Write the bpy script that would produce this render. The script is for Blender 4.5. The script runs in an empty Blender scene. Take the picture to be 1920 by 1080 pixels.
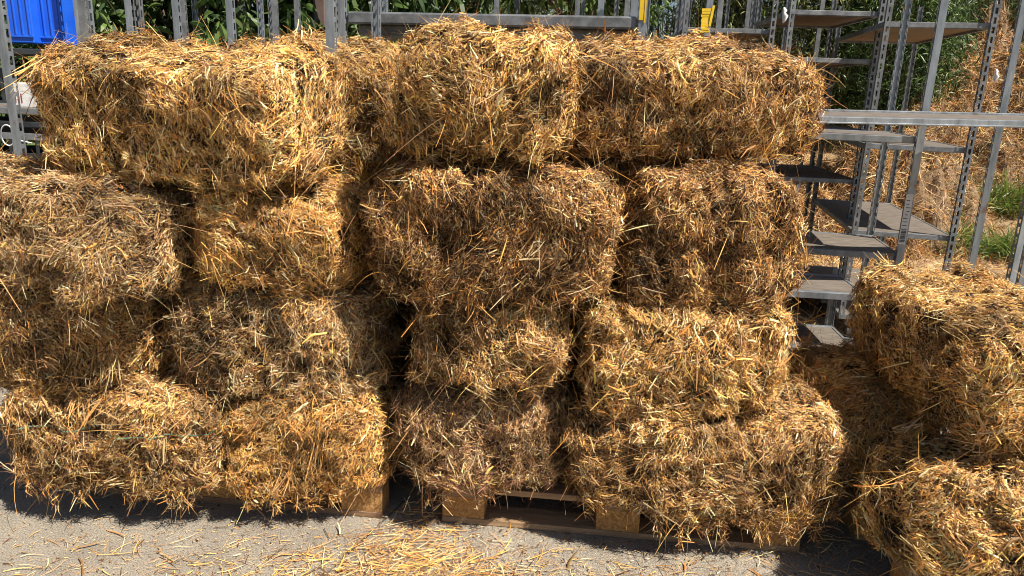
import bpy, math, random
import numpy as np
from math import radians, sin, cos, pi
from mathutils import Vector, Matrix

random.seed(7)
rng = np.random.default_rng(7)
SC = bpy.context.scene
COL = SC.collection

# ------------------------------------------------------------------ camera
EYE = 1.46; PITCH = 15.2; ROLL = 2.0; FPX = 1387.0
cd = bpy.data.cameras.new('camera'); cam = bpy.data.objects.new('camera', cd); COL.objects.link(cam)
cd.sensor_width = 36; cd.lens = 36 * FPX / 1920; cd.clip_start = 0.05; cd.clip_end = 600
RM = (Matrix.Rotation(radians(90 - PITCH), 3, 'X') @ Matrix.Rotation(radians(ROLL), 3, 'Z'))
cam.location = (0, 0, EYE); cam.rotation_euler = RM.to_euler()
SC.camera = cam
SC.render.resolution_x = 1920; SC.render.resolution_y = 1080

# ------------------------------------------------------------------ sky and sun
SUN = Vector((0.45, -0.33, 0.83)).normalized()
w = bpy.data.worlds.new('World'); SC.world = w; w.use_nodes = True
nt = w.node_tree; nt.nodes.clear()
sky = nt.nodes.new('ShaderNodeTexSky'); sky.sky_type = 'NISHITA'; sky.sun_disc = False
sky.sun_elevation = math.asin(SUN.z); sky.sun_rotation = math.atan2(SUN.x, SUN.y)
bg = nt.nodes.new('ShaderNodeBackground'); bg.inputs['Strength'].default_value = 0.05
ow = nt.nodes.new('ShaderNodeOutputWorld')
nt.links.new(sky.outputs[0], bg.inputs[0]); nt.links.new(bg.outputs[0], ow.inputs[0])
sl = bpy.data.lights.new('sun', 'SUN'); sl.energy = 5.0; sl.angle = radians(0.5); sl.color = (1.0, 0.93, 0.82)
so = bpy.data.objects.new('sun', sl); COL.objects.link(so); so.location = (4, -4, 8)
so.rotation_euler = SUN.to_track_quat('Z', 'Y').to_euler()
SC.view_settings.view_transform = 'Standard'; SC.view_settings.look = 'None'
SC.view_settings.exposure = 0.85
SC.cycles.filter_width = 1.0; SC.cycles.diffuse_bounces = 2; SC.view_settings.gamma = 1.0

def ray(px, py): return RM @ Vector((px - 960, 540 - py, -FPX))
def at(px, py, Y):                      # world point seen at a photo pixel, at distance Y
    d = ray(px, py); return Vector((0, 0, EYE)) + d * (Y / d.y)
def ground(px, py, z=0.0):
    d = ray(px, py); return Vector((0, 0, EYE)) + d * ((z - EYE) / d.z)

# ------------------------------------------------------------------ materials
def mat(name, col=(.5, .5, .5), rough=.6, metal=0.0):
    m = bpy.data.materials.new(name); m.use_nodes = True
    b = m.node_tree.nodes['Principled BSDF']
    b.inputs['Base Color'].default_value = (*col, 1); b.inputs['Roughness'].default_value = rough
    b.inputs['Metallic'].default_value = metal
    return m, m.node_tree, b

def N(t, kind, **kw):
    n = t.nodes.new(kind)
    for k, v in kw.items(): setattr(n, k, v)
    return n

def noise_mat(name, c1, c2, scale=8, rough=.7, metal=0., bump=.0, detail=6, c3=None, stretch=(1, 1, 1), pos=(.35, .65), rust=False):
    m, t, b = mat(name, c1, rough, metal)
    tc = N(t, 'ShaderNodeTexCoord'); mp = N(t, 'ShaderNodeMapping'); mp.inputs['Scale'].default_value = stretch
    no = N(t, 'ShaderNodeTexNoise'); no.inputs['Scale'].default_value = scale; no.inputs['Detail'].default_value = detail
    no.inputs['Roughness'].default_value = .65
    cr = N(t, 'ShaderNodeValToRGB'); e = cr.color_ramp.elements
    e[0].position = pos[0]; e[0].color = (*c1, 1); e[1].position = pos[1]; e[1].color = (*c2, 1)
    if c3: q = cr.color_ramp.elements.new(min(.98, pos[1] + .12)); q.color = (*c3, 1)
    t.links.new(tc.outputs['Object'], mp.inputs[0]); t.links.new(mp.outputs[0], no.inputs['Vector'])
    t.links.new(no.outputs['Fac'], cr.inputs[0]); t.links.new(cr.outputs[0], b.inputs['Base Color'])
    if rust:
        n2_ = N(t, 'ShaderNodeTexNoise'); n2_.inputs['Scale'].default_value = 9; n2_.inputs['Detail'].default_value = 7
        r2_ = N(t, 'ShaderNodeValToRGB'); r2_.color_ramp.elements[0].position = .60; r2_.color_ramp.elements[1].position = .68
        mx_ = N(t, 'ShaderNodeMix', data_type='RGBA'); mx_.inputs[7].default_value = (.20, .10, .055, 1)
        t.links.new(tc.outputs['Object'], n2_.inputs['Vector']); t.links.new(n2_.outputs['Fac'], r2_.inputs[0]); t.links.new(r2_.outputs[0], mx_.inputs[0])
        t.links.new(cr.outputs[0], mx_.inputs[6]); t.links.new(mx_.outputs[2], b.inputs['Base Color'])
    if bump:
        bp = N(t, 'ShaderNodeBump'); bp.inputs['Strength'].default_value = bump; bp.inputs['Distance'].default_value = .01
        t.links.new(no.outputs['Fac'], bp.inputs['Height']); t.links.new(bp.outputs[0], b.inputs['Normal'])
    return m

def vcol_mat(name, rough=.55, trans=.2, spec=.4):
    m, t, b = mat(name, rough=rough)
    a = N(t, 'ShaderNodeAttribute'); a.attribute_name = 'tone'
    t.links.new(a.outputs['Color'], b.inputs['Base Color'])
    b.inputs['Specular IOR Level'].default_value = spec
    if trans:
        tr = N(t, 'ShaderNodeBsdfTranslucent'); mx = N(t, 'ShaderNodeMixShader'); mx.inputs[0].default_value = trans
        o = t.nodes['Material Output']
        t.links.new(a.outputs['Color'], tr.inputs[0]); t.links.new(b.outputs[0], mx.inputs[1])
        t.links.new(tr.outputs[0], mx.inputs[2]); t.links.new(mx.outputs[0], o.inputs[0])
    return m

M = {}
M['straw'] = vcol_mat('straw', .55, .07, .25)
M['leaf'] = vcol_mat('leaf', .45, .3, .5)
M['core'] = noise_mat('packed_straw_in_shade', (.012, .007, .003), (.08, .045, .02), 60, .9, bump=.8, detail=8)  # near-black colour stands in for the shade between the stalks
M['dry_core'] = noise_mat('matted_straw_shaded', (.10, .062, .03), (.28, .18, .095), 30, .9, bump=.8, detail=8)  # heap core, colour darkened so bare spots pass for shaded gaps
M['steel'] = noise_mat('galvanised_steel', (.19, .21, .23), (.36, .39, .42), 22, .36, .5, c3=(.50, .51, .52), stretch=(1, 1, .25), rust=True)
M['steel_dark'] = noise_mat('weathered_shaded_steel', (.12, .125, .13), (.26, .27, .28), 18, .5, .4, c3=(.25, .17, .11))  # brown weathering spots, plus the posts' shadow side put into the colour
M['deck'] = noise_mat('weathered_plywood', (.08, .066, .054), (.185, .152, .122), 14, .75, stretch=(1, 5, 1), c3=(.21, .17, .13), bump=.2)
M['deck_under'] = noise_mat('plywood_underside', (.16, .095, .045), (.30, .19, .10), 7, .8, stretch=(1, 9, 1), bump=.2)
M['wood'] = noise_mat('pallet_wood', (.22, .13, .065), (.38, .25, .14), 9, .8, stretch=(1, 8, 8), bump=.3)
M['wood_dark'] = noise_mat('aged_pallet_wood', (.17, .095, .05), (.30, .18, .10), 9, .85, stretch=(1, 8, 8), bump=.3)
M['chip'] = noise_mat('chipboard_block', (.28, .13, .04), (.52, .29, .10), 90, .9, bump=.7)
M['yellow'] = noise_mat('yellow_tape', (.72, .45, .01), (.80, .55, .03), 30, .5)
M['white'] = noise_mat('white_plastic', (.62, .62, .62), (.78, .78, .76), 12, .5)
M['red'] = mat('red_print', (.35, .02, .04), .5)[0]
M['ink'] = mat('black_print', (.02, .02, .025), .5)[0]
M['blue'] = noise_mat('blue_plastic', (.010, .09, .62), (.02, .14, .72), 3, .38)
M['rubber'] = mat('grey_rubber', (.03, .03, .03), .8)[0]
M['black'] = noise_mat('black_plastic', (.015, .017, .02), (.04, .045, .05), 12, .5)
M['twine'] = mat('twine', (.10, .22, .16), .6)[0]
M['bark'] = noise_mat('bark', (.07, .05, .035), (.17, .13, .09), 30, .9, bump=.6, stretch=(1, 1, .3))
M['card'] = noise_mat('tan_board', (.42, .27, .19), (.56, .38, .28), 12, .8)

# concrete
m, t, b = mat('concrete', (.3, .3, .3), .85); M['concrete'] = m
tc = N(t, 'ShaderNodeTexCoord')
n1 = N(t, 'ShaderNodeTexNoise'); n1.inputs['Scale'].default_value = 2.2; n1.inputs['Detail'].default_value = 8
n2 = N(t, 'ShaderNodeTexNoise'); n2.inputs['Scale'].default_value = 190; n2.inputs['Detail'].default_value = 3
n3 = N(t, 'ShaderNodeTexVoronoi'); n3.inputs['Scale'].default_value = 260
c1 = N(t, 'ShaderNodeValToRGB'); c1.color_ramp.elements[0].position = .3; c1.color_ramp.elements[0].color = (.225, .202, .170, 1)
c1.color_ramp.elements[1].position = .7; c1.color_ramp.elements[1].color = (.33, .30, .255, 1)
c2 = N(t, 'ShaderNodeValToRGB'); c2.color_ramp.elements[0].position = .34; c2.color_ramp.elements[0].color = (.56, .56, .56, 1)
c2.color_ramp.elements[1].position = .64; c2.color_ramp.elements[1].color = (1.25, 1.22, 1.18, 1)
mm = N(t, 'ShaderNodeMix', data_type='RGBA', blend_type='MULTIPLY'); mm.inputs[0].default_value = 1
for n in (n1, n2, n3): t.links.new(tc.outputs['Object'], n.inputs['Vector'])
t.links.new(n1.outputs['Fac'], c1.inputs[0]); t.links.new(n2.outputs['Fac'], c2.inputs[0])
t.links.new(c1.outputs[0], mm.inputs[6]); t.links.new(c2.outputs[0], mm.inputs[7])
n4 = N(t, 'ShaderNodeTexNoise'); n4.inputs['Scale'].default_value = 34; n4.inputs['Detail'].default_value = 2
c4 = N(t, 'ShaderNodeValToRGB'); c4.color_ramp.elements[0].position = .655; c4.color_ramp.elements[0].color = (1, 1, 1, 1); c4.color_ramp.elements[1].position = .70; c4.color_ramp.elements[1].color = (.30, .29, .28, 1)
n5 = N(t, 'ShaderNodeTexNoise'); n5.inputs['Scale'].default_value = 5; n5.inputs['Detail'].default_value = 9; n5.inputs['Distortion'].default_value = .6
c5 = N(t, 'ShaderNodeValToRGB'); c5.color_ramp.elements[0].position = .36; c5.color_ramp.elements[0].color = (.84, .82, .79, 1); c5.color_ramp.elements[1].position = .56; c5.color_ramp.elements[1].color = (1.04, 1.02, .98, 1)
m4 = N(t, 'ShaderNodeMix', data_type='RGBA', blend_type='MULTIPLY'); m4.inputs[0].default_value = 1
m5 = N(t, 'ShaderNodeMix', data_type='RGBA', blend_type='MULTIPLY'); m5.inputs[0].default_value = 1
t.links.new(tc.outputs['Object'], n4.inputs['Vector']); t.links.new(tc.outputs['Object'], n5.inputs['Vector'])
t.links.new(n4.outputs['Fac'], c4.inputs[0]); t.links.new(n5.outputs['Fac'], c5.inputs[0])
t.links.new(mm.outputs[2], m4.inputs[6]); t.links.new(c4.outputs[0], m4.inputs[7]); t.links.new(m4.outputs[2], m5.inputs[6]); t.links.new(c5.outputs[0], m5.inputs[7])
t.links.new(m5.outputs[2], b.inputs['Base Color'])
bp = N(t, 'ShaderNodeBump'); bp.inputs['Strength'].default_value = .7; bp.inputs['Distance'].default_value = .003
ad = N(t, 'ShaderNodeMath', operation='ADD'); t.links.new(n2.outputs['Fac'], ad.inputs[0]); t.links.new(n3.outputs['Distance'], ad.inputs[1])
t.links.new(ad.outputs[0], bp.inputs['Height']); t.links.new(bp.outputs[0], b.inputs['Normal'])
M['soil'] = noise_mat('dry_soil', (.16, .11, .055), (.38, .26, .14), 5, .95, bump=.8, detail=10, c3=(.10, .13, .04))

# ------------------------------------------------------------------ tagging
def tag(o, label=None, cat=None, group=None, kind=None):
    if label: o['label'] = label
    if cat: o['category'] = cat
    if group: o['group'] = group
    if kind: o['kind'] = kind
    return o
def empty(name, loc, rz=0):
    o = bpy.data.objects.new(name, None); COL.objects.link(o); o.location = loc; o.rotation_euler = (0, 0, rz)
    o.empty_display_size = .1; return o

class MB:                                # collects boxes and tubes, builds ONE mesh object
    def __init__(s): s.v = []; s.f = []; s.m = []
    def box(s, c, d, rot=None, mi=0, under=None):
        h = [x / 2 for x in d]; i = len(s.v)
        for z in (-1, 1):
            for x, y in ((-1, -1), (1, -1), (1, 1), (-1, 1)):
                p = Vector((x * h[0], y * h[1], z * h[2]))
                if rot is not None: p = rot @ p
                s.v.append(p + Vector(c))
        for k, q in enumerate(((3, 2, 1, 0), (4, 5, 6, 7), (0, 1, 5, 4), (1, 2, 6, 5), (2, 3, 7, 6), (3, 0, 4, 7))):
            s.f.append([i + a for a in q]); s.m.append(under if (under is not None and k == 0) else mi)
        return s
    def tube(s, pts, r, n=8, mi=0, caps=True):
        pts = [Vector(p) for p in pts]; rs = r if isinstance(r, (list, tuple)) else [r] * len(pts); i0 = len(s.v)
        for k, p in enumerate(pts):
            d = (pts[min(k + 1, len(pts) - 1)] - pts[max(k - 1, 0)]).normalized()
            a = d.orthogonal().normalized() if k == 0 else (a - d * a.dot(d)).normalized()
            b_ = d.cross(a)
            for j in range(n):
                an = 2 * pi * j / n; s.v.append(p + (a * cos(an) + b_ * sin(an)) * rs[k])
        for k in range(len(pts) - 1):
            for j in range(n):
                s.f.append([i0 + k * n + j, i0 + k * n + (j + 1) % n, i0 + (k + 1) * n + (j + 1) % n, i0 + (k + 1) * n + j]); s.m.append(mi)
        if caps:
            s.f.append([i0 + j for j in range(n)][::-1]); s.m.append(mi)
            s.f.append([i0 + (len(pts) - 1) * n + j for j in range(n)]); s.m.append(mi)
        return s
    def poly(s, pts, mi=0):
        i = len(s.v); s.v += [Vector(p) for p in pts]; s.f.append(list(range(i, i + len(pts)))); s.m.append(mi); return s
    def build(s, name, mats, parent=None, bevel=0, smooth=False):
        me = bpy.data.meshes.new(name); me.from_pydata([tuple(v) for v in s.v], [], s.f)
        for m_ in (mats if isinstance(mats, (list, tuple)) else [mats]): me.materials.append(m_)
        me.polygons.foreach_set('material_index', s.m)
        if smooth: me.polygons.foreach_set('use_smooth', [True] * len(s.f))
        o = bpy.data.objects.new(name, me); COL.objects.link(o); o.parent = parent
        if bevel:
            bv = o.modifiers.new('bevel', 'BEVEL'); bv.width = bevel; bv.segments = 2; bv.limit_method = 'ANGLE'
        return o

# ------------------------------------------------------------------ numpy strands
def nrm(a): return a / np.maximum(np.linalg.norm(a, axis=-1, keepdims=True), 1e-9)
class Field:                             # smooth pseudo-random scalar field
    def __init__(s, f, n=7, r=rng):
        s.k = nrm(r.normal(size=(n, 3))) * f * r.uniform(.5, 1.7, (n, 1)) * 2 * pi; s.p = r.uniform(0, 6.28, n); s.n = n
    def __call__(s, P): return np.sin(P @ s.k.T + s.p).sum(1) / math.sqrt(s.n / 2)   # ~unit variance

class Strands:
    def __init__(s): s.V = []; s.F = []; s.C = []; s.M = []; s.n = 0
    def add(s, P, D, L, W, B, col, seg=2, fold=False, kink=None, side=None, taper=(.75, 1., .45), mi=1):
        n = len(P)
        if n == 0: return
        D = nrm(D); t = np.linspace(0, 1, seg + 1)
        L = np.broadcast_to(L, (n,)); W = np.broadcast_to(W, (n,))
        pts = P[:, None] + D[:, None] * (L[:, None] * t)[..., None] + B[:, None] * (L[:, None] * t ** 2)[..., None]
        if kink is not None:
            pts = pts + kink[:, None] * (L[:, None] * np.maximum(t - .45, 0))[..., None]
        if side is None: side = rng.normal(size=(n, 3))
        S = nrm(np.cross(D, side)); U = nrm(np.cross(S, D))
        wt = np.interp(t, [0, .5, 1], taper)
        hw = (W[:, None] * wt / 2)[..., None]
        rows = [pts - S[:, None] * hw, pts + S[:, None] * hw]
        if fold: rows = [rows[0], pts + U[:, None] * hw * .9, rows[1]]
        k = len(rows); V = np.stack(rows, 2)             # n, seg+1, k, 3
        base = np.arange(n)[:, None, None] * ((seg + 1) * k) + s.n
        q = []
        for i in range(seg):
            for j in range(k - 1):
                a = i * k + j; q.append([a, a + 1, a + k + 1, a + k])
        F = (base + np.array(q)[None]).reshape(-1, 4)
        s.V.append(V.reshape(-1, 3)); s.F.append(F); s.C.append(np.repeat(col, (seg + 1) * k, axis=0))
        s.M.append(np.full(len(F), mi)); s.n += n * (seg + 1) * k
    def mesh(s, V, F, mi=0, col=(.2, .12, .05)):
        s.V.append(V); s.F.append(F + s.n); s.C.append(np.tile(np.array(col, float), (len(V), 1))); s.M.append(np.full(len(F), mi)); s.n += len(V)
    def build(s, name, mats, parent=None, smooth=False):
        V = np.concatenate(s.V).astype(np.float32); F = np.concatenate(s.F).astype(np.int32); C = np.concatenate(s.C)
        me = bpy.data.meshes.new(name)
        me.vertices.add(len(V)); me.vertices.foreach_set('co', V.ravel())
        me.loops.add(F.size); me.loops.foreach_set('vertex_index', F.ravel())
        me.polygons.add(len(F)); me.polygons.foreach_set('loop_start', np.arange(len(F), dtype=np.int32) * 4)
        try: me.polygons.foreach_set('loop_total', np.full(len(F), 4, np.int32))
        except Exception: pass
        for m_ in mats: me.materials.append(m_)
        me.polygons.foreach_set('material_index', np.concatenate(s.M).astype(np.int32))
        me.update(calc_edges=True)
        me.polygons.foreach_set('use_smooth', np.zeros(len(F), bool))
        ca = me.color_attributes.new('tone', 'FLOAT_COLOR', 'POINT')
        ca.data.foreach_set('color', np.concatenate([np.clip(C, 0, 1), np.ones((len(C), 1))], 1).astype(np.float32).ravel())
        o = bpy.data.objects.new(name, me); COL.objects.link(o); o.parent = parent
        return o

PAL = {'gold': (.82, .51, .155), 'cream': (.92, .72, .42), 'tan': (.60, .37, .16), 'brown': (.28, .15, .062),
       'dark': (.09, .045, .02), 'grey': (.50, .385, .24), 'orange': (.70, .34, .085), 'plum': (.31, .18, .12), 'olive': (.46, .36, .16)}
MIX = {   # tint recipes per bale
    'gold':   dict(gold=4.5, cream=3, tan=4, brown=3, dark=2, orange=2.6),
    'orange': dict(gold=4, cream=2, tan=4, brown=2.5, dark=1, orange=5),
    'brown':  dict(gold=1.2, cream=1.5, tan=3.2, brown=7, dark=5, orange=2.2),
    'grey':   dict(gold=1.5, cream=2.2, tan=4, brown=4, dark=2.5, grey=4, orange=.7),
    'plum':   dict(gold=1, cream=1.7, tan=3, brown=4, dark=2.5, plum=4, grey=1),
    'mid':    dict(gold=2.6, cream=2.2, tan=4.0, brown=4.8, dark=3.2, orange=2.2, grey=1),
}
PAL = {k: (v[0] * 1.0, v[1] * .935, v[2] * .87) for k, v in PAL.items()}
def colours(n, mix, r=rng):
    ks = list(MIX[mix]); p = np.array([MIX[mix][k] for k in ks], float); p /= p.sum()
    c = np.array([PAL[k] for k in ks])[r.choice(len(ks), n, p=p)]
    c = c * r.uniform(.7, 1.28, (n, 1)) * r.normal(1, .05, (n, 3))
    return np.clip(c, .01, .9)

# ------------------------------------------------------------------ bales
def bale_surface(h, seed, groove=1.0, lump=1.0, p=5.0):
    r = np.random.default_rng(seed)
    f1, f2, f3, f4, f5 = Field(1.6, r=r), Field(4.5, r=r), Field(12, r=r), Field(26, r=r), Field(6, r=r)
    gx = np.cumsum(r.uniform(.07, .15, 16)) - h[0] * 1.05 ; gd = r.uniform(.15, 1.2, 16)
    h = np.array(h)
    def surf(face, u, v):
        q = np.empty((len(u), 3)); ax = face // 2; sg = 1 if face % 2 else -1
        o = [a for a in range(3) if a != ax]
        q[:, ax] = sg; q[:, o[0]] = u; q[:, o[1]] = v
        s = (np.abs(q) ** p).sum(1) ** (-1 / p); q = q * s[:, None]
        P = q * h; Nn = nrm(np.sign(q) * np.abs(q) ** (p - 1) / h)
        d = .006 + .010 * f1(P) + .011 * f2(P) + .011 * f3(P) + .0055 * f4(P) - .03 * np.clip(f5(P) - .9, 0, 1.5)
        w_ = .012 + .006 * np.sin(P[:, 2] * 9 + seed)
        xx = P[:, 0] + .018 * np.sin(P[:, 2] * 7 + seed) + .012 * np.sin(P[:, 1] * 9)
        for g, e in zip(gx, gd):
            d = d - groove * .019 * e * np.exp(-((xx - g) / w_) ** 2) * (1 - .85 * (np.abs(Nn[:, 0])))
        return P + Nn * (d * lump)[:, None], Nn, d
    return surf

def core_mesh(surf, n=30, inset=.022):
    V = []; F = []; k = 0
    g = np.linspace(-1, 1, n + 1); U, W_ = np.meshgrid(g, g, indexing='ij')
    for f in range(6):
        P, Nn, d = surf(f, U.ravel(), W_.ravel()); V.append(P - Nn * inset)
        idx = np.arange((n + 1) ** 2).reshape(n + 1, n + 1) + k
        a, b_, c, e = idx[:-1, :-1], idx[1:, :-1], idx[1:, 1:], idx[:-1, 1:]
        F.append(np.stack([a, b_, c, e], -1).reshape(-1, 4)); k += (n + 1) ** 2
    return np.concatenate(V), np.concatenate(F)

DENS = 1.0
def straw_bale(x0, x1, y0, y1, Y, label, mix='mid', yaw=0, roll=0, depth=.46, seed=1, groove=1., shag=1., dens=1., p=5., hang=1., big=1., group='straw bales stacked on the pallets', tx=0, tilt=0):
    """a bale whose front fills this span of the photograph at distance Y"""
    xc, yc = (x0 + x1) / 2, (y0 + y1) / 2
    a = (at(x1, yc, Y).x - at(x0, yc, Y).x) / 2; c = (at(xc, y0, Y).z - at(xc, y1, Y).z) / 2
    ce = at(xc, yc, Y); hy = depth / 2
    a = (a - .004 - abs(sin(radians(yaw))) * hy * .6) / max(.5, cos(radians(yaw)))
    h = (a - .006, hy, c - .006)
    r = np.random.default_rng(seed * 13 + 5); st = Strands()
    surf = bale_surface(h, seed, groove, 1., p)
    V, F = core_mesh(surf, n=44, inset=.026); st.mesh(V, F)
    fang = Field(2.2, r=r); fcol = Field(3.0, r=r); ftilt = Field(5, r=r)
    areas = {0: h[1] * h[2], 1: h[1] * h[2], 2: h[0] * h[2], 3: h[0] * h[2], 4: h[0] * h[1], 5: h[0] * h[1]}
    vis = {0: .8, 1: .8, 2: 1., 3: .10, 4: .12, 5: .6}
    for f in range(6):
        A = 4 * areas[f]
        def sample(n, edge=None):
            u = r.uniform(-1, 1, n); v = r.uniform(-1, 1, n); P, Nn, d = surf(f, u, v)
            up = np.zeros_like(Nn); up[:, 2 if f < 4 else 1] = 1
            T1 = nrm(np.cross(up, Nn)); T2 = np.cross(Nn, T1)
            return P, Nn, T1, T2, d
        def tangent(P, T1, T2, spread, base):
            th = base + fang(P) * .55 + r.normal(0, spread, len(P)) + pi * r.integers(0, 2, len(P))
            return T1 * np.cos(th)[:, None] + T2 * np.sin(th)[:, None]
        base = pi / 2 if f in (2, 3) else (0.1 if f in (0, 1) else .2)
        k = A * vis[f] * dens * DENS
        dark = lambda P: np.clip(1 + .34 * fcol(P), .38, 1.4)[:, None]
        # chaff
        n = int(66000 * k); P, Nn, T1, T2, d = sample(n)
        D = tangent(P, T1, T2, .9, base) + Nn * r.uniform(-.25, .4, (n, 1))
        st.add(P - Nn * r.uniform(0, .026, (n, 1)), D, r.uniform(.005, .020, n), r.uniform(.0010, .0030, n) * big, r.normal(0, .3, (n, 3)), colours(n, mix, r) * dark(P), seg=1, side=Nn + r.normal(0, .45, (n, 3)))
        # stalks
        n = int(25000 * k); P, Nn, T1, T2, d = sample(n)
        D = tangent(P, T1, T2, .62, base) + Nn * np.clip(r.normal(.0, .17, (n, 1)), -.3, .5) * shag
        L = np.clip(r.lognormal(-4.0, .55, n), .008, .10)
        st.add(P - Nn * r.uniform(-.003, .016, (n, 1)) - nrm(D) * (L * .45)[:, None], D, L, np.clip(r.lognormal(-6.05, .55, n), .001, .0095) * big,
               r.normal(0, .22, (n, 3)) + np.array([0, 0, -.12]), colours(n, mix, r) * dark(P), seg=2, fold=True, side=Nn + r.normal(0, .4, (n, 3)), kink=r.normal(0, .35, (n, 3)) * (r.random((n, 1)) < .4))
        # thin curly fibres
        n = int(2600 * k); P, Nn, T1, T2, d = sample(n)
        D = tangent(P, T1, T2, 1., base) + Nn * r.uniform(-.2, .55, (n, 1)) * shag
        st.add(P, D, r.uniform(.015, .055, n), r.uniform(.0008, .0018, n), r.normal(0, .6, (n, 3)), colours(n, mix, r), seg=4, kink=r.normal(0, .5, (n, 3)))
        # bundles of parallel stalks
        n = int(45 * k)
        if n:
            P, Nn, T1, T2, d = sample(n); D = nrm(tangent(P, T1, T2, .5, base)); q = 11
            Pb = np.repeat(P, q, 0) + np.repeat(np.cross(D, Nn), q, 0) * r.normal(0, .018, (n * q, 1)) + np.repeat(D, q, 0) * r.normal(0, .015, (n * q, 1)) + np.repeat(Nn, q, 0) * r.uniform(-.004, .012, (n * q, 1))
            Db = np.repeat(D + Nn * r.uniform(-.05, .12, (n, 1)), q, 0) + r.normal(0, .28, (n * q, 3)); Lb = r.uniform(.025, .075, n * q)
            cb = np.repeat(colours(n, mix, r) * .5, q, 0) * r.uniform(.75, 1.2, (n * q, 1)) + colours(n * q, mix, r) * .45
            Bb = np.repeat(r.normal(0, .35, (n, 3)) - Nn * .25, q, 0) + r.normal(0, .2, (n * q, 3))
            st.add(Pb - nrm(Db) * (Lb * .4)[:, None], Db, Lb, r.uniform(.0022, .0058, n * q) * big, Bb, cb, seg=3, fold=True)
        # stray long stems that stick out
        n = int(90 * k * shag)
        if n:
            P, Nn, T1, T2, d = sample(n); D = tangent(P, T1, T2, .9, base) + Nn * r.uniform(.0, .7, (n, 1))
            st.add(P - Nn * .012, D, r.uniform(.04, .12, n), r.uniform(.0016, .004, n), r.normal(0, .35, (n, 3)) + np.array([0, 0, -.5]), colours(n, 'gold', r), seg=5, fold=True, kink=r.normal(0, .6, (n, 3)) * (r.random((n, 1)) < .5))
    # fringe and matted tufts hanging from the lower front edge
    n = int(90 * h[0] * 2 * hang)
    if n:
        P, Nn, d = surf(2, r.uniform(-.95, .95, n), r.uniform(-.97, -.7, n))
        D = np.stack([r.normal(0, .6, n), r.normal(-.1, .3, n), -r.uniform(.2, 1, n)], 1)
        st.add(P, D, r.uniform(.01, .035, n), r.uniform(.0012, .0036, n), r.normal(0, .4, (n, 3)), colours(n, mix, r), seg=3, kink=r.normal(0, .6, (n, 3)))
        for c_ in range(max(1, int(15 * h[0] * hang))):
            m_ = 45; x_ = r.uniform(-.9, .9); P0, N0, d0 = surf(2, np.array([x_]), np.array([-.93])); dr = r.uniform(.03, .085)
            t_ = r.uniform(0, 1, m_); P = P0 + np.stack([r.normal(0, .012, m_) * (1.3 - t_), r.normal(-.008, .008, m_), -t_ * dr], 1)
            D = np.stack([r.normal(0, .45, m_), r.normal(0, .35, m_), -r.uniform(.3, 1.4, m_)], 1)
            st.add(P - nrm(D) * .01, D, r.uniform(.01, .032, m_), r.uniform(.0012, .0038, m_), r.normal(0, .5, (m_, 3)), colours(m_, mix, r), seg=3, kink=r.normal(0, .8, (m_, 3)))
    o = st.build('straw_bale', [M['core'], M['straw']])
    R = Matrix.Rotation(radians(yaw), 4, 'Z') @ Matrix.Rotation(radians(roll), 4, 'Y') @ Matrix.Rotation(radians(tilt), 4, 'X')
    off = R.to_3x3() @ Vector((0, hy, 0))
    o.location = ce + off; o.rotation_euler = R.to_euler()
    tag(o, label, 'straw bale', group)
    return o, h, surf

def twine(o, h, surf, z):
    q = []
    for f, rev in ((2, 0), (1, 0), (3, 1), (0, 1)):
        u = np.linspace(-1, 1, 24) * (-1 if rev else 1); v = np.full(24, z)
        P, Nn, d = surf(f, u, v); q += [tuple(a) for a in (P + Nn * .004)]
    q.append(q[0]); return MB().tube(q, .0016, 5).build('twine', M['twine'], o)

exec_bales = True
B = straw_bale
# column on the far left
B(-260, 258, 345, 568, 2.06, 'greyish straw bale sticking out forward at the far left, third level up', 'grey', yaw=-6, seed=1, groove=.5, hang=.25, p=5, roll=3)
B(-280, 250, 552, 765, 2.15, 'golden brown bale at the far left with a diagonal shadow, second from the ground', 'mid', seed=2, hang=.3)
o, h, sf = B(-34, 414, 742, 938, 2.13, 'bottom left bale with deep vertical creases and tufts hanging over the pallet', 'mid', seed=3, groove=.7, hang=1.5, p=5.2, yaw=-3)
twine(o, h, sf, .3)
# second column
B(-22, 566, 124, 372, 2.16, 'long topmost bale of the left stack, bright golden along its top', 'gold', yaw=-14, seed=4, groove=1.2, hang=.6, p=7, roll=1, dens=1.05, tilt=14)
B(334, 650, 358, 562, 2.16, 'short orange golden bale end under the long top left bale', 'orange', seed=5, groove=.3, hang=.7, p=4, depth=.5)
B(292, 716, 548, 775, 2.20, 'dull grey green bale in the middle of the left pallet stack', 'grey', seed=6, groove=.3, hang=.3, p=4.6, yaw=-2)
o, h, sf = B(404, 716, 762, 950, 2.17, 'bottom orange golden bale above the right half of the left pallet', 'orange', seed=7, groove=.4, hang=.8, p=4.2)
# bales in the row behind, in the shade
B(520, 742, 98, 345, 2.66, 'half shaded bale behind the top left bale, beside the tall center bale', 'gold', seed=8, dens=1., tilt=6, p=4.5, hang=.2, groove=.4)
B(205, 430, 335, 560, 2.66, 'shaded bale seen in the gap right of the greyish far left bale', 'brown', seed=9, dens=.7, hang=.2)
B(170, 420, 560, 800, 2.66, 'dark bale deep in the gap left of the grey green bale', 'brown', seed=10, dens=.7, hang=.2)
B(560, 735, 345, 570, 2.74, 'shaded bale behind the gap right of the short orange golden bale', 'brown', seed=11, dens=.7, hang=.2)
B(590, 735, 575, 880, 2.78, 'dark lower bale deep in the gap left of the center stack', 'brown', seed=12, dens=.7, hang=.2)
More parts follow.
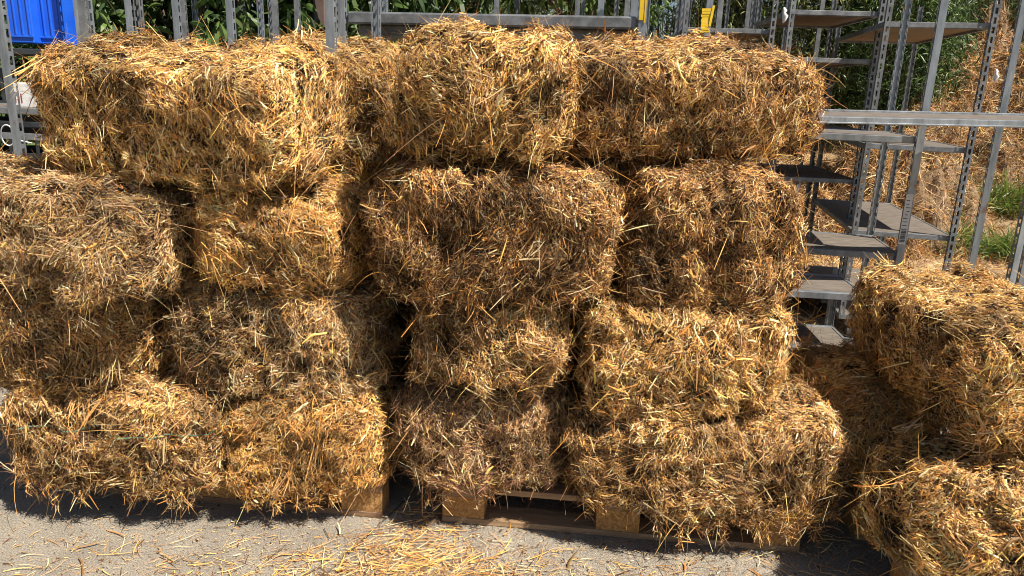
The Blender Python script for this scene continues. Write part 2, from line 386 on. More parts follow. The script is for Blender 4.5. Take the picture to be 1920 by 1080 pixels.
# centre column
B(716, 1084, 62, 322, 2.05, 'tall golden bale topping the center stack with pale stalks on its left end', 'gold', seed=13, groove=.5, hang=.8, p=4.6, tilt=5, depth=.6, big=1.25, yaw=-4, shag=1.2)
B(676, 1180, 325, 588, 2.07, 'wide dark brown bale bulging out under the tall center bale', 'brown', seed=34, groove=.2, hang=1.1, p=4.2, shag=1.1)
B(760, 1066, 566, 748, 2.13, 'small flat golden bale third down in the center stack', 'mid', seed=15, groove=.3, hang=.5, p=4.5)
B(732, 1074, 740, 960, 2.14, 'purplish brown bale with dark creases at the bottom of the center stack', 'plum', seed=16, groove=1.8, hang=1.3, p=3.0)
# right column of the middle pallet
B(1062, 1572, 110, 318, 2.24, 'long topmost bale of the right stack beside the metal racks', 'mid', seed=37, groove=.25, hang=.5, p=4.6, yaw=3, roll=-1, tilt=9)
B(1165, 1512, 325, 602, 2.14, 'dark brown bale second from the top of the right stack', 'brown', seed=38, groove=.2, hang=.5, p=4.8, roll=2)
B(1105, 1490, 578, 800, 2.10, 'bright golden bale third from the top of the right stack', 'gold', seed=19, groove=.4, hang=.6, p=4.4, big=1.1)
B(1058, 1640, 792, 1008, 2.06, 'broad slumped bottom bale of the right stack hanging over the pallet edge', 'mid', seed=20, groove=.6, hang=1.5, p=3.6, yaw=2)
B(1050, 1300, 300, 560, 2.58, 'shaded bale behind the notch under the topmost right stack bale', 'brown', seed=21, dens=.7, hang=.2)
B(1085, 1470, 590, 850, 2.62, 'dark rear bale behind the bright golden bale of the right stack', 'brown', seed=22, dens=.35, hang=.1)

B(730, 1120, 215, 860, 2.72, 'added tall filler bale keeping the gap behind the center stack dark', 'brown', depth=.3, seed=26, dens=.3, hang=.1)  # filler added so no lit ground shows through and the gap stays black

# pile on the near right: given straight in metres (left face is what the photo shows)
def bale_box(x0, x1, y0, y1, z0, z1, label, mix, seed, **kw):
    Y = y0; pa = Vector((x0, Y, z1)); pb = Vector((x1, Y, z0))
    def pix(p):
        q = RM.transposed() @ (p - Vector((0, 0, EYE))); return 960 + FPX * q.x / -q.z, 540 - FPX * q.y / -q.z
    zm = (z0 + z1) / 2; xm = (x0 + x1) / 2
    return B(pix(Vector((x0, Y, zm)))[0], pix(Vector((x1, Y, zm)))[0], pix(Vector((xm, Y, z1)))[1], pix(Vector((xm, Y, z0)))[1], Y, label, mix, depth=y1 - y0, seed=seed, group='straw bales piled on the near right pallet', **kw)
bale_box(1.26, 1.82, 1.83, 2.80, .50, .855, 'top bale of the near right pile, its left side in shade', 'gold', 23, groove=.4, hang=.6, p=5.0, big=1.1)
bale_box(1.10, 1.95, 1.72, 2.16, .15, .50, 'lowest front bale at the bottom right corner with pale sunlit stalks', 'gold', 24, groove=.5, hang=.5, p=4.0, big=1.25, shag=1.1)
bale_box(1.10, 1.50, 2.24, 2.90, .15, .535, 'shaded rounded bale behind the lowest front bale of the near right pile', 'orange', 25, groove=.4, hang=.3, p=3.2)

# ------------------------------------------------------------------ pallets
def pallet(corner, yaw, label, woods):
    """1.2 x 0.8 m pallet, origin at the front left corner on the ground"""
    t = empty('pallet', corner, yaw); tag(t, label, 'pallet', 'wooden pallets under the bales')
    L, Dp = 1.2, .8
    for y in (.05, .4, .75):
        MB().box((L / 2, y, .011), (L, .1, .022)).build('bottom_board', M[woods], t, bevel=.002)
        for x in (.0725, .6, 1.1275):
            MB().box((x, y, .022 + .039), (.145 if x != .6 else .145, .1 - .004, .078)).build('block', M['chip'], t, bevel=.002)
    for x in (.0725, .6, 1.1275):
        MB().box((x, Dp / 2, .100 + .011), (.145, Dp, .022)).build('stringer_board', M[woods], t, bevel=.002)
    for i, y in enumerate((.0725, .235, .4, .565, .7275)):
        MB().box((L / 2, y, .122 + .011), (L, .145 if i in (0, 4) else .1, .022)).build('deck_board', M[woods], t, bevel=.002)
    return t
g = ground(716, 973); d = ground(107, 915) - g
d.normalize(); c0 = g + d * 1.2
pallet(c0, math.atan2(-d.y, -d.x), 'weathered brown pallet under the left stacks', 'wood_dark')
a0 = ground(829, 978); b0 = ground(1498, 1038)
pallet(a0, math.atan2(b0.y - a0.y, b0.x - a0.x), 'pale wooden pallet with orange chipboard blocks under the center and right stacks', 'wood')
pallet(Vector((1.19, 1.88, 0)), radians(-2), 'wooden pallet at the bottom right under the near right pile', 'wood')

# ------------------------------------------------------------------ ground
def slab(name, pts, z0, z1, m_, kind='structure'):
    mb = MB(); n = len(pts)
    mb.poly([(p[0], p[1], z1) for p in pts]); mb.poly([(p[0], p[1], z0) for p in pts][::-1])
    for i in range(n):
        p, q = pts[i], pts[(i + 1) % n]; mb.poly([(p[0], p[1], z0), (q[0], q[1], z0), (q[0], q[1], z1), (p[0], p[1], z1)])
    o = mb.build(name, m_, None, bevel=.003); return tag(o, kind=kind)
j0 = ground(735, 960); j1 = ground(610, 1078); dj = (j1 - j0).normalized()
jt = j0 - dj * 4.; jb = j0 + dj * 8; nx = Vector((.005, 0, 0))
slab('concrete_yard', [(-14, jb.y), (jb.x - .005, jb.y), (jt.x - .005, jt.y), (-14, jt.y)], -.12, 0, M['concrete'])
slab('concrete_yard', [(jb.x + .005, jb.y), (14, jb.y), (14, jt.y), (jt.x + .005, jt.y)], -.12, -.001, M['concrete'])

def terrain_h(x, y):
    s = np.clip((y - 5.6) / 4.5, 0, 1); s = s * s * (3 - 2 * s); k = np.clip((x - .5) / 3, 0, 1)
    return -.03 + s * k * .85
gx_, gy_ = np.meshgrid(np.concatenate([np.linspace(-220, -16, 16), np.linspace(-15, 15, 90), np.linspace(16, 220, 16)]), np.concatenate([np.linspace(-60, 0, 8), np.linspace(.5, 16, 70), np.linspace(18, 320, 22)]), indexing='ij')
tz = terrain_h(gx_, gy_) + np.where(gy_ > 6, .03 * np.sin(gx_ * 3.1 + gy_ * 2.3) + .02 * np.sin(gx_ * 7.7 - gy_ * 5.1), 0)
tz = np.where(gy_ < jt.y + .3, -.14, tz)
V = np.stack([gx_.ravel(), gy_.ravel(), tz.ravel()], 1); nx_, ny_ = gx_.shape
idx = np.arange(nx_ * ny_).reshape(nx_, ny_)
F = np.stack([idx[:-1, :-1], idx[1:, :-1], idx[1:, 1:], idx[:-1, 1:]], -1).reshape(-1, 4)
s = Strands(); s.mesh(V, F, 0); tag(s.build('ground', [M['soil']]), kind='structure')

# loose straw on the concrete
s = Strands(); r = np.random.default_rng(99)
def litter(n, cx, cy, sx, sy, L=(.015, .09), z=.003, mix='gold', big=1.):
    x = r.normal(cx, sx, n); y = r.normal(cy, sy, n); th = r.normal(.35, .9, n)
    P = np.stack([x, y, z + r.uniform(0, .006, n)], 1); D = np.stack([np.cos(th), np.sin(th), r.normal(.02, .06, n)], 1)
    LL = r.uniform(L[0], L[1], n) ** 1.0
    s.add(P, D, LL, np.clip(r.lognormal(-6.0, .45, n), .001, .007) * big, np.stack([r.normal(0, .25, n), r.normal(0, .25, n), r.uniform(-.05, .06, n)], 1), colours(n, mix, r), seg=3, fold=True, side=np.array([0, 0, 1.]) + r.normal(0, .35, (n, 3)), kink=np.stack([r.normal(0, .5, n), r.normal(0, .5, n), 0 * x], 1) * (r.random((n, 1)) < .4))
for cx, cy, sx, sy, n in [(a, b_, c, d_, int(e * .4)) for a, b_, c, d_, e in [(-.52, 1.93, .16, .07, 420), (-.33, 2.02, .12, .09, 800), (-.12, 1.93, .12, .09, 620), (-.70, 2.0, .2, .06, 160), (-.28, 2.25, .07, .18, 500), (-.05, 2.0, .25, .1, 260),
                          (.25, 1.95, .25, .07, 170), (.62, 1.9, .22, .07, 120), (-1.1, 1.98, .25, .08, 150), (-1.45, 2.05, .2, .1, 40), (-.3, 1.75, .6, .12, 900), (.9, 1.9, .2, .15, 200), (1.05, 2.15, .1, .2, 260)]]:
    litter(n, cx, cy, sx, sy)
    litter(n * 2, cx, cy, sx * 1.2, sy * 1.2, (.004, .02), mix='mid', big=.7)
litter(6000, -.2, 1.9, .9, .25, (.003, .016), mix='mid', big=.7); litter(2200, 0, 1.7, 1.3, .5, (.004, .03), mix='mid', big=.7); litter(1500, 0, 2.9, 1.5, .4, (.01, .06), mix='brown')
tag(s.build('loose_straw', [M['core'], M['straw']]), 'scattered golden stalks lying on the grey concrete in front of the pallets', 'straw litter', kind='stuff')

# ------------------------------------------------------------------ plant trolleys (four slotted posts, plywood decks in steel rims)
def slot_post(h, sx, sy, slots=True):
    """C profile: plain web to the front, a flange with real slots on each side"""
    mb = MB(); wv, dp, th = .031, .031, .0025
    mb.box((sx * wv / 2, sy * th / 2, h / 2), (wv, th, h))
    for x in (0, wv - th):
        xc = sx * (x + th / 2)
        mb.box((xc, sy * (th + .0035), h / 2), (th, .007, h)); mb.box((xc, sy * (dp - .0035), h / 2), (th, .007, h))
        if slots:
            n = int(h / .05)
            for i in range(n + 1): mb.box((xc, sy * (dp / 2 + .00125), min(h - .006, i * .05 + .008)), (th, dp - .016, .018))
        else: mb.box((xc, sy * dp / 2, h / 2), (th, dp - .01, h))
    return mb
def trolley(corner, yaw, W, D, H, shelves, label, dark=False, skip_base=False, slots=True, turn=False):
    """origin at the front left corner; shelves = list of (z, thickness of rim)"""
    st_ = M['steel_dark'] if dark else M['steel']
    t = empty('plant_trolley', (corner[0], corner[1], 0), yaw); tag(t, label, 'trolley', 'metal plant trolleys behind the bales')
    for (x, sx) in ((0, 1), (W, -1)):
        for (y, sy) in ((0, 1), (D, -1)):
            o = slot_post(H, sx, sy, slots).build('post', st_, t); o.location = (x, y, .0 if skip_base else .16)
            if turn and y == 0: o.rotation_euler = (0, 0, radians(-90 * sx)); o.location = (x + sx * .0 , y + .031, .16)
    def shelf(z, name='shelf'):
        o = MB().box((W / 2, D / 2, z - .006), (W - .012, D - .07, .012), under=1).build(name, [M['deck'], M['deck_under']], t)
        mb = MB(); g = .028
        mb.box((W / 2, g + .012, z - .012), (W - .01, .028, .028)); mb.box((W / 2, g + .03, z - .027), (W - .01, .012, .004))
        mb.box((W / 2, D - g - .012, z - .012), (W - .01, .028, .028))
        mb.box((.010, D / 2, z - .012), (.012, D - .11, .03)); mb.box((W - .010, D / 2, z - .012), (.012, D - .11, .03))
        mb.build('rim', st_, o, bevel=.0015)
    for z in shelves: shelf(z)
    if not skip_base:
        shelf(.17, 'base')
        for x in (.08, W - .08):
            for y in (.08, D - .08):
                o = MB().box((x, y, .125), (.05, .05, .05)).build('castor', st_, t)
                MB().tube([(x - .014, y, .052), (x + .014, y, .052)], .05, 16).build('wheel', M['rubber'], o)
    return t
ya = math.atan2(-.12, .55)
def back_left(FR, yaw, W): return Vector((FR[0] - cos(yaw) * W, FR[1] - sin(yaw) * W, 0))
FR = (1.83, 3.40); ta = trolley(back_left(FR, radians(-11), 1.35), radians(-11), 1.35, .565, 1.95, [.755, 1.30], 'nearest metal trolley right of the stacks with a white sticker on its post')
tnear = trolley((.56, 3.02), radians(-5), .92, .40, .70, [.43, .675], 'low grey shelf unit between the right stack and the near right pile', skip_base=True)
tb = trolley(back_left((2.57, 4.25), radians(-12), .565), radians(-12), .565, 1.45, 1.95, [.70, 1.21, 1.88], 'metal trolley at the right reaching back into the dry grass behind the stickered post', turn=True, dark=True)  # dark=True: shadow side of the posts is painted into the steel
tdd = trolley((1.66, 4.88), radians(-5), .565, 1.0, 2.05, [.95, 1.27, 1.70, 1.98], 'metal trolley with a brown underside top shelf just above the right stack', dark=True, turn=True)
te = trolley((1.02, 4.95), radians(-8), .565, .9, 2.1, [1.2, 1.86], 'metal trolley whose brown shelf shows right above the topmost right stack bale', dark=True, turn=True)
tf = trolley((-.82, 3.50), radians(-10.4), 1.36, .565, 2.05, [.9, 1.748], 'wide metal trolley with a grey shelf behind the tall center bale')
tray = MB().box((.68, .30, 1.69), (1.24, .42, .05)).box((.68, .02, 1.735), (1.28, .018, .052)).build('tray', M['steel_dark'], tf, bevel=.008)
to = trolley(back_left((at(1335, 30, 3.9).x, 3.9), radians(-6), .565), radians(-6), .565, 1.3, 2.15, [.5], 'trolley frame with yellow tape round its front post')
for i, (px, Y, yw, W, D, lab, dk) in enumerate([
        (-6, 2.95, -9, 1.35, .50, 'trolley frame with a wide bright post at the left edge before the blue bins', False),
        (143, 4.1, -4, .565, 1.3, 'trolley frame just right of the blue bins', False),
        (238, 3.8, -10, .565, 1.3, 'trolley frame with two pale posts above the middle of the long top left bale', False),
        (340, 4.6, 3, .565, 1.2, 'dark trolley frame above the right half of the long top left bale', True),
        (553, 5.0, -5, .565, 1.2, 'dark trolley frame seen under the wide grey shelf beside the tan board', True),
        (925, 5.2, -6, .565, 1.3, 'thin trolley frame showing above the tall center bale', True),
        (1168, 4.6, -4, .565, 1.3, 'trolley frame right behind the yellow striped post', True),
        (1395, 6.0, -8, .565, 1.35, 'farthest thin trolley frame in front of the willow hedge', True)]):
    p = at(px, 60, Y); trolley((p.x, p.y), radians(yw), W, D, 2.2 if i < 7 else 2.3, [.6], lab, dark=dk)
# near right trolley whose tilted shelf runs out of the frame
A_ = at(1500, 221, 2.88); tcc = empty('plant_trolley', (A_.x, A_.y, 0), radians(4))
tag(tcc, 'near trolley whose tilted shelf runs out of the right edge of the picture', 'trolley', 'metal plant trolleys behind the bales')
for x, sx in ((-.02, -1), (1.40, -1)):
    o = slot_post(1.36 if x < 0 else 2.1, sx, 1).build('post', M['steel'], tcc); o.location = (x, .50, 0)
o = slot_post(1.36, -1, 1).build('post', M['steel'], tcc); o.location = (1.40, .0, 0)
Rt = Matrix.Rotation(radians(2.5), 3, 'X') @ Matrix.Rotation(radians(-.6), 3, 'Y')
sh = MB().box((0, 0, 0), (1.36, .32, .012), under=1).build('shelf', [M['deck'], M['deck_under']], tcc)
sh.location = (.69, .20, A_.z + .012); sh.rotation_euler = Rt.to_euler()
mb = MB(); mb.box((0, -.175, -.003), (1.38, .03, .026)); mb.box((0, .175, .003), (1.38, .03, .022)); mb.box((-.68, 0, -.004), (.012, .318, .024)); mb.box((.68, 0, -.004), (.012, .318, .024)); mb.box((0, -.193, -.012), (1.38, .008, .006))
mb.build('rim', M['steel'], sh, bevel=.0015)
# two more upright posts leaning on it at the right
for (p0, p1, Y, lab) in [((1822, 470), (1918, 5), 3.75, 'wide bright loose post at the right, beside the slotted dark post'), ((1912, 520), (1962, 290), 2.95, 'short slotted post cut by the right edge above the near right pile')]:
    a = at(*p0, Y); tt = empty('steel_post', (a.x, a.y, 0), radians(-14)); tag(tt, lab, 'post')
    hh = at(*p1, Y).z + (.25 if p1[1] < 50 else 0)
    slot_post(hh, 1, 1).build('channel', M['steel'], tt)
    MB().box((.021, .013, .004), (.12, .1, .008)).build('foot_plate', M['steel'], tt)

# stickers, tapes and bits tied to the posts
def face_card(name, pxy, Y, wd, hg, m_, label, cat, yaw=0, lean=0, th=.0015):
    p = at(*pxy, Y); o = MB().box((0, 0, 0), (wd, th, hg)).build(name, m_, None)
    o.location = p; o.rotation_euler = (0, radians(lean), radians(yaw)); tag(o, label, cat); return o
pA = ta.matrix_basis @ Vector((1.35 - .021, -.002, .93))
st_ = MB().box((0, 0, 0), (.030, .0012, .235)).build('sticker', M['white'], None)
st_.location = pA; st_.rotation_euler = (0, 0, radians(-11)); tag(st_, 'white barcode sticker on the front post of the nearest trolley', 'sticker')
mb = MB(); zz = -.105; r2 = random.Random(5)
while zz < -.045:
    hgt = r2.choice((.0015, .0025, .004)); mb.box((0, -.0012, zz), (.022, .0008, hgt)); zz += hgt + r2.choice((.002, .003))
mb.build('barcode', M['ink'], st_)
mb = MB()
for k in range(8): mb.box((r2.uniform(-.004, .004), -.0012, -.028 + k * .0165), (r2.uniform(.012, .022), .0008, .003))
mb.build('print_line', M['ink'], st_)
mb = MB()
for i in range(9):
    z = -.07 + i * .0155; mb.box((r2.uniform(-.003, .003), -.004 - .002 * sin(i), z), (.056 + r2.uniform(-.006, .006), .004, .0165), rot=Matrix.Rotation(r2.uniform(-.1, .1), 3, 'Y'))
mb.box((.034, -.010, .02), (.014, .003, .12), rot=Matrix.Rotation(.12, 3, 'Y'))
pT = at(1323, 36, 3.885); o = mb.build('tape', M['yellow']); o.scale = (.8, .8, .8); o.location = pT; o.rotation_euler = (0, 0, radians(-6)); tag(o, 'torn yellow tape wrapped round a grey post above the right stack', 'tape')
ptf = tf.matrix_basis @ Vector((1.36 - .021, -.003, 1.83))
mb = MB(); mb.box((0, 0, 0), (.020, .0015, .17)); mb.box((.014, -.001, -.005), (.006, .003, .18)); o = mb.build('strip', [M['yellow']]); o.location = ptf; o.rotation_euler = (0, 0, radians(-10.4)); tag(o, 'yellow strip on the right front post of the wide grey trolley', 'strip')
# tan board with a torn lower edge on the left post of the wide trolley
p = at(612, 8, 3.44); pts = [(-.055, .17), (.02, .17), (.02, -.075), (.0, -.10), (-.022, -.088), (-.040, -.055), (-.055, .02)]
mb = MB(); mb.poly([(x, 0, z) for x, z in pts]); mb.poly([(x, .006, z) for x, z in pts][::-1])
for i in range(len(pts)):
    q0, q1 = pts[i], pts[(i + 1) % len(pts)]; mb.poly([(q0[0], .006, q0[1]), (q1[0], .006, q1[1]), (q1[0], 0, q1[1]), (q0[0], 0, q0[1])])
o = mb.build('board', M['card']); o.location = p; o.rotation_euler = (0, 0, radians(-10)); tag(o, 'torn tan board fixed to the left post of the wide trolley', 'board')
# white knotted rag on the trolley right of the stack
def rag(pxy, Y, s_, label):
    p = at(*pxy, Y); r_ = random.Random(3); pr = [(0, .0), (.010, .018), (.004, .035), (.016, .055), (.012, .085), (.004, .1)]
    o = MB().tube([(x * s_, .004 * sin(i * 2), -z * s_) for i, (x, z) in enumerate(pr)], [.006 * s_, .016 * s_, .011 * s_, .02 * s_, .012 * s_, .003 * s_], 8).build('rag', M['white'], smooth=True)
    o.location = p; tag(o, label, 'rag')
rag((1470, 14), 4.78, .9, 'white knotted rag tied to the trolley post above the right stack')
rag((1868, 130), 4.2, .65, 'small white rag on the dark slotted post at the right')

# blue corrugated containers behind the left edge
for i, (px, wd, Y, lab) in enumerate([(38, .145, 4.2, 'blue plastic bin at the left edge of the picture'), (92, .145, 4.25, 'blue plastic bin touching the trolley frame above the long top left bale')]):
    p = at(px, 60, Y); t_ = empty('plastic_bin', (p.x, p.y, 0), radians(-4)); tag(t_, lab, 'bin', 'blue bins behind the left stack')
    z0, zt, dp = 1.60, 2.16, .30
    MB().box((0, dp / 2, (z0 + zt) / 2), (wd, dp, zt - z0)).build('body', M['blue'], t_, bevel=.006)
    for k in range(4):
        x = (k - 1.5) * wd * .27; MB().box((x, -.003, (z0 + zt) / 2 + .01), (.010, .010, zt - z0 - .06)).build('rib', M['blue'], t_, bevel=.003)
    MB().box((0, dp / 2, zt + .006), (wd + .008, dp + .02, .022)).build('lid', M['blue'], t_, bevel=.004)
    MB().box((.01, -.004, z0 + .035), (wd * .9, .006, .012)).build('lip', M['blue'], t_, bevel=.002)
# dark crate stand under the barrels
p = at(60, 200, 4.2); t_ = empty('crate_stack', (p.x, p.y, 0), radians(-4)); tag(t_, 'dark plastic crates stacked under the blue bins at the left', 'crates')
for k in range(5):
    z = .16 + k * .27; mb = MB()
    for (x, y, w_, d_) in ((0, -.2, .62, .012), (0, .2, .62, .012), (-.304, 0, .012, .388), (.304, 0, .012, .388)):
        mb.box((x, y, z + .03), (w_, d_, .06)); mb.box((x, y, z + .2), (w_, d_, .05)); 
        for q in range(9):
            f_ = (q / 8 - .5) * .97
            if w_ > d_: mb.box((x + f_ * w_, y, z + .117), (.014, d_, .117))
            else: mb.box((x, y + f_ * d_, z + .117), (w_, .014, .117))
    mb.box((0, 0, z + .004), (.59, .37, .008)); mb.build('crate', M['black'], t_, bevel=.002)
MB().box((0, 0, 1.55), (.7, .5, .03)).build('lid', M['black'], t_, bevel=.004)
p = at(48, 178, 3.6); bx = MB().box((0, 0, 0), (.17, .1, .115)).build('white_box', M['white'], None, bevel=.006)
bx.location = (p.x + .02, p.y, p.z); bx.rotation_euler = (0, 0, radians(-6)); tag(bx, 'white box with red digits half hidden behind the long top left bale', 'box')
fc = bpy.data.curves.new('digits', 'FONT'); fc.body = '511'; fc.size = .062; fc.extrude = .0004; fc.align_x = 'CENTER'
tmp = bpy.data.objects.new('tmp', fc); COL.objects.link(tmp); bpy.context.view_layer.update()
me = bpy.data.meshes.new_from_object(tmp.evaluated_get(bpy.context.evaluated_depsgraph_get())); bpy.data.objects.remove(tmp)
me.materials.clear(); me.materials.append(M['red']); o = bpy.data.objects.new('digits', me); COL.objects.link(o); o.parent = bx
o.location = (-.035, -.0508, -.035); o.rotation_euler = (radians(90), 0, 0)
# the shelf the box stands on, and a looped white cable
ts = trolley((p.x - .45, p.y - .14), radians(-5), .9, .45, 1.95, [p.z - .055, p.z - .17, p.z - .45], 'dark trolley carrying the white box at the left edge', dark=True)
p = at(12, 254, 3.1); q = [(.028 * cos(a_) * 1.1, .012 * sin(a_ * .5), .042 * sin(a_)) for a_ in np.linspace(.4, 2 * pi + .1, 26)]; q += [(.06, .0, -.02), (.09, .02, -.03)]
o = MB().tube(q, .0028, 6).build('cable', M['white'], smooth=True); o.location = p; tag(o, 'looped white cable hanging from the post at the left edge', 'cable')

# ------------------------------------------------------------------ plants
def leaf_crown(st, centres, n, L, W, cols, r, droop=.3, spread=.2):
    """folded pointed leaves scattered round many twig ends"""
    c = centres[r.integers(0, len(centres), n)]
    P = c + r.normal(0, 1, (n, 3)) * spread * r.uniform(.3, 1.1, (n, 1))
    D = nrm(r.normal(0, 1, (n, 3)) + np.array([0, -.15, -droop])); LL = r.uniform(*L, n)
    k = np.array(cols)[r.integers(0, len(cols), n)] * r.uniform(.6, 1.4, (n, 1))
    st.add(P, D, LL, LL * W * r.uniform(.8, 1.2, n), r.normal(0, .15, (n, 3)) + np.array([0, 0, -.25]), k, seg=3, fold=True, taper=(.15, 1., .12),
           side=np.array([0, 0, 1.]) + r.normal(0, .7, (n, 3)), mi=0)
LEAF1 = [(.12, .19, .045), (.07, .12, .026), (.045, .09, .02), (.10, .16, .035), (.15, .22, .06), (.035, .065, .02)]
LEAF2 = [(.18, .22, .06), (.11, .15, .045), (.25, .28, .10), (.32, .32, .13), (.06, .085, .03)]
def shrub(name, x, y, rx, ry, ht, nclus, nleaf, L, W, cols, label, cat, seed, lo=.0, group=None, stems=5, sub=.16, zbase=0.):
    r = np.random.default_rng(seed); t = empty(name, (x, y, zbase)); tag(t, label, cat, group)
    q = r.normal(0, 1, (nclus, 3)); q = nrm(q) * r.uniform(.45, 1., (nclus, 1)) ** .5
    f = Field(.5, r=r); bump = 1 + .12 * f(q * 3)
    C_ = np.stack([q[:, 0] * rx, q[:, 1] * ry, ht / 2 + q[:, 2] * ht / 2], 1) * bump[:, None]; C_[:, 2] = np.clip(C_[:, 2], lo, None)
    st = Strands(); leaf_crown(st, C_, nleaf, L, W, cols, r, spread=sub)
    # twigs inside the crown
    tw = C_[r.integers(0, nclus, 220)]; base = np.stack([tw[:, 0] * .3, tw[:, 1] * .3, tw[:, 2] * .45], 1); dd = tw - base; ln = np.linalg.norm(dd, axis=1)
    st.add(base, dd, ln, .012, r.normal(0, .08, (len(tw), 3)), np.tile([.10, .075, .05], (len(tw), 1)), seg=3, taper=(1, .6, .2), mi=0)
    st.build('crown', [M['leaf']], t)
    mb = MB(); rr = random.Random(seed)
    for k in range(stems):
        a_ = rr.uniform(0, 6.28); e = Vector((cos(a_) * rx * .5, sin(a_) * ry * .5, ht * rr.uniform(.55, .8)))
        mb.tube([(cos(a_) * .05, sin(a_) * .05, -.1), e * .35 + Vector((rr.uniform(-.05, .05), 0, .1)), e * .7, e], [.04, .03, .02, .008], 8)
    mb.build('trunk', M['bark'], t, smooth=True); return t
# broad leaved bushes behind the left and centre stacks
for i, (px, Y, rx, ht, lab) in enumerate([
        (175, 6.2, .95, 2.9, 'dark broad leaved bush right of the blue bins'),
        (400, 5.9, 1.0, 3.2, 'dark broad leaved bush above the long top left bale'),
        (600, 6.2, .9, 3.3, 'broad leaved bush behind the tan board'),
        (760, 6.6, .8, 3.0, 'broad leaved bush behind the left end of the wide grey shelf')]):
    x = at(px, 60, Y).x
    shrub('leafy_bush', x, Y, rx, .7, ht, 420, 7500, (.07, .15), .42, LEAF1, lab, 'bush', 200 + i, group='broad leaved bushes behind the trolleys', sub=.13)
# overhanging branch with leaves against the sky
x = at(930, 0, 6.4).x
t_ = empty('tree', (x + .9, 7.6, 0)); tag(t_, 'tree reaching its leafy branches over the center stack against the sky', 'tree')
r = np.random.default_rng(301); C_ = np.stack([r.uniform(-1.9, .7, 300), r.uniform(-1.4, .6, 300), np.clip(r.normal(2.75, .32, 300), 2.28, 3.9)], 1)
st = Strands(); leaf_crown(st, C_, 5200, (.08, .15), .42, LEAF1, r, spread=.12, droop=.7); st.build('crown', [M['leaf']], t_)
mb = MB(); mb.tube([(0, 0, -.1), (.03, 0, 1.2), (-.05, -.1, 2.4), (-.1, -.1, 3.4)], [.09, .075, .05, .02], 10)
for a_ in range(6): mb.tube([(-.03, -.05, 1.9 + a_ * .22), (-.6 - a_ * .12, -.3, 2.4 + a_ * .15), (-1.4, -.9 + a_ * .2, 2.6 + a_ * .1)], [.03, .02, .006], 7)
mb.build('trunk', M['bark'], t_, smooth=True)
# willow hedge behind the right half
for i, (px, Y, rx, ht, lab, lo) in enumerate([
        (985, 12.5, 1.5, 2.95, 'grey green willow bush far behind the center stack', .0), (1090, 11.0, 1.2, 3.9, 'tall willow bush above the notch between center and right stacks', .0),
        (1255, 11.0, 1.3, 4.2, 'willow bush behind the yellow tape', .0), (1420, 10.6, 1.2, 4.2, 'willow bush behind the white rag', .0),
        (1560, 10.2, 1.15, 4.0, 'willow bush seen between the shelves right of the stacks', .0), (1665, 9.8, .8, 3.0, 'dark green bush beside the straw heap', .0),
        (1790, 13.5, 1.5, 3.7, 'pale green bush on top of the straw heap', .6), (1905, 13.0, 1.4, 4.3, 'dark tree behind the straw heap at the right edge', .6)]):
    x = at(px, 60, Y).x
    shrub('willow_bush', x, Y, rx, .9, ht, 900, 24000, (.05, .11), .24, LEAF2 if i != 5 else LEAF1, lab, 'bush', 220 + i, group='willow bushes along the back', sub=.15, zbase=float(terrain_h(np.array(x), np.array(Y))))
for i, (x, Y, rx, ht) in enumerate([(-6.5, 8, 1.8, 3.6), (-4.2, 9.5, 1.6, 3.3), (-1.2, 10.5, 1.3, 2.6), (10.5, 12, 1.8, 4.), (-9.5, 7, 1.8, 3.5)]):
    shrub('hedge_bush', x, Y, rx, 1., ht, 500, 9000, (.07, .14), .3, LEAF1, ['bush beyond the left edge behind the bins', 'bush behind the broad leaved row at the left', 'low far bush behind the center trolleys', 'bush beyond the right edge', 'outermost bush at the far left'][i], 'bush', 260 + i, group='background bushes', sub=.2)

# ------------------------------------------------------------------ straw heap and dry grass
def heap(cx, cy, rx, ry, ht, label, seed, n=26000, name='straw_heap'):
    r = np.random.default_rng(seed); st = Strands(); f1, f2, f3 = Field(.45, r=r), Field(.9, r=r), Field(2.0, r=r); f4 = Field(4.5, r=r)
    def hgt(x, y):
        q = np.clip(1 - ((x - cx) / rx) ** 2 - ((y - cy) / ry) ** 2, 0, 1)
        P = np.stack([x, y, 0 * x], 1); lum = np.abs(f2(P)) * .22 + .14 * f1(P) + .17 * np.abs(f3(P)) + .07 * np.abs(f4(P)) - .15
        return terrain_h(x, y) - .05 + q ** .6 * (ht + lum)
    g = np.linspace(-1, 1, 90); X, Y_ = np.meshgrid(cx + g * rx, cy + g * ry, indexing='ij')
    Z = hgt(X.ravel(), Y_.ravel()); V = np.stack([X.ravel(), Y_.ravel(), Z], 1); idx = np.arange(8100).reshape(90, 90)
    F = np.stack([idx[:-1, :-1], idx[1:, :-1], idx[1:, 1:], idx[:-1, 1:]], -1).reshape(-1, 4); st.mesh(V, F)
    x = cx + np.where(r.random(n) < .75, r.uniform(-1, .1, n), r.uniform(-1, 1, n)) * rx; y = cy + np.where(r.random(n) < .8, r.uniform(-1, .05, n), r.uniform(-1, 1, n)) * ry; z = hgt(x, y); e = .02
    Nn = nrm(np.stack([-(hgt(x + e, y) - z) / e, -(hgt(x, y + e) - z) / e, 1 + 0 * x], 1))
    T = nrm(np.cross(Nn, r.normal(0, 1, (n, 3)))); P = np.stack([x, y, z], 1)
    c = colours(n, 'grey', r) * np.array([1.08, 1.06, 1.08]) * np.clip(1 + .2 * f3(P), .6, 1.3)[:, None]
    st.add(P - Nn * .01, T + Nn * r.uniform(-.05, .35, (n, 1)), r.uniform(.05, .16, n), r.uniform(.003, .008, n), r.normal(0, .4, (n, 3)) + np.array([0, 0, -.2]), c, seg=3)
    return tag(st.build(name, [M['dry_core'], M['straw']]), label, 'straw heap')
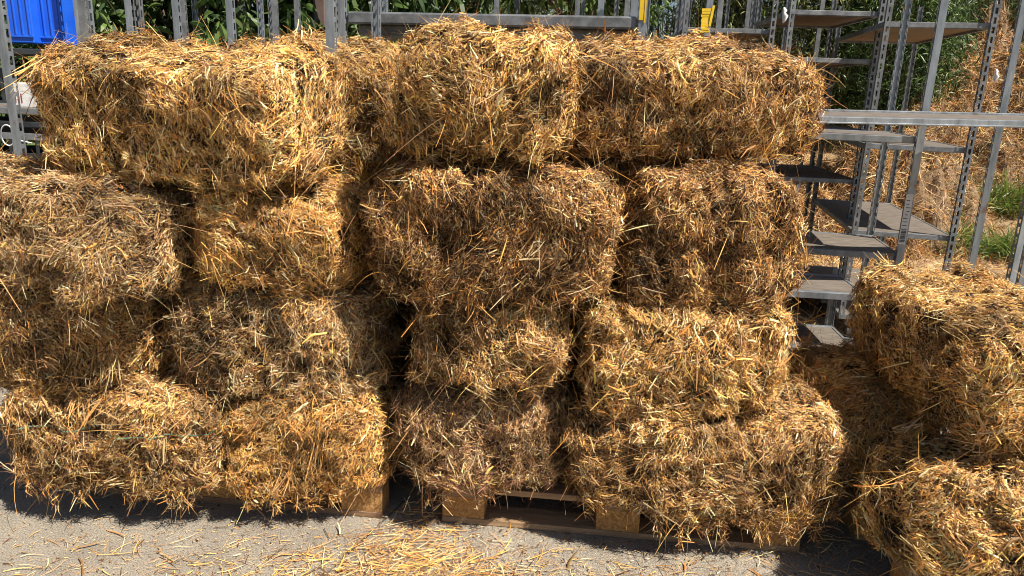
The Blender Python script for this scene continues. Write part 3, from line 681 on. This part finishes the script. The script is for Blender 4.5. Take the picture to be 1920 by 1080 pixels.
heap(6.9, 9.8, 2.9, 2.9, .92, 'weathered heap of loose straw behind the trolleys at the right', 400, 110000)
heap(3.6, 7.6, 1.2, 1.1, .35, 'low mound of spilled golden straw behind the right trolleys', 401, 45000)
# dry grass over the bank
st = Strands(); r = np.random.default_rng(410); n = 60000
x = r.uniform(-1, 9, n); y = r.uniform(4.4, 9.5, n); z = terrain_h(x, y)
st.add(np.stack([x, y, z], 1), np.stack([r.normal(0, .7, n), r.normal(0, .7, n), r.uniform(.1, 1.1, n)], 1), r.uniform(.05, .22, n), r.uniform(.003, .009, n), r.normal(0, .4, (n, 3)) + np.array([0, 0, -.4]),
       colours(n, 'grey', r) * np.array([1.1, 1.06, 1.]), seg=3)
tag(st.build('dry_grass', [M['core'], M['straw']]), 'dry straw coloured grass covering the bank behind the trolleys', 'grass', kind='stuff')
# green weeds
wl = ['green weed clump low between the trolley posts at the right', 'bright green weeds at the right edge beside the dry bank', 'green tuft under the trolley shelf behind the right stack', 'small grassy weed in front of the straw heap', 'dark green weeds at the right edge above the near pile', 'tall yellow green weed beside the wide bright post', 'weed behind the slotted dark post']
def hit(px, py):
    Y = 4.5
    while Y < 14:
        p = at(px, py, Y)
        if p.z <= float(terrain_h(np.array(p.x), np.array(p.y))) + .02: return p
        Y += .05
    return p
wl += ['bright weed at the right edge, topmost of the green patches', 'green weed seen through the lower shelves', 'small weed at the foot of the dark slotted post', 'yellowish weed halfway up the dry bank', 'broad bright green weed patch at the right edge above the wide post', 'leafy weed between the stickered post and the dark slotted post', 'lush weed just right of the white sticker']
for i, (px, py, s_) in enumerate([(1740, 440, .5), (1885, 400, .6), (1640, 300, .45), (1770, 330, .5), (1900, 480, .4), (1905, 300, .6), (1800, 290, .5), (1850, 250, .6), (1600, 410, .35), (1790, 470, .4), (1740, 270, .5), (1885, 350, .7), (1700, 350, .6), (1755, 400, .6)]):
    p = hit(px, py); r = np.random.default_rng(500 + i); n = 1300; zb = float(terrain_h(np.array(p.x), np.array(p.y))); zb = zb - .02
    st = Strands(); a_ = r.uniform(0, 6.28, n); rr = np.abs(r.normal(0, .5, n)) * s_
    P = np.stack([np.cos(a_) * rr * .7, np.sin(a_) * rr * .5, r.uniform(0, .3, n) * s_], 1)
    gcol = np.array([(.16, .26, .04), (.10, .18, .04), (.25, .32, .07), (.32, .30, .10)])[r.integers(0, 4, n)] * r.uniform(.7, 1.3, (n, 1))
    st.add(P, np.stack([r.normal(0, .6, n), r.normal(0, .6, n), np.ones(n)], 1), r.uniform(.10, .34, n) * s_ * 2, r.uniform(.006, .016, n), r.normal(0, .3, (n, 3)) + np.array([0, 0, -.45]), gcol, seg=4, fold=True, taper=(.6, 1, .1), mi=0)
    o = st.build('weed', [M['leaf']]); o.location = (p.x, p.y, zb); tag(o, wl[i], 'weed', 'green weeds on the dry bank')
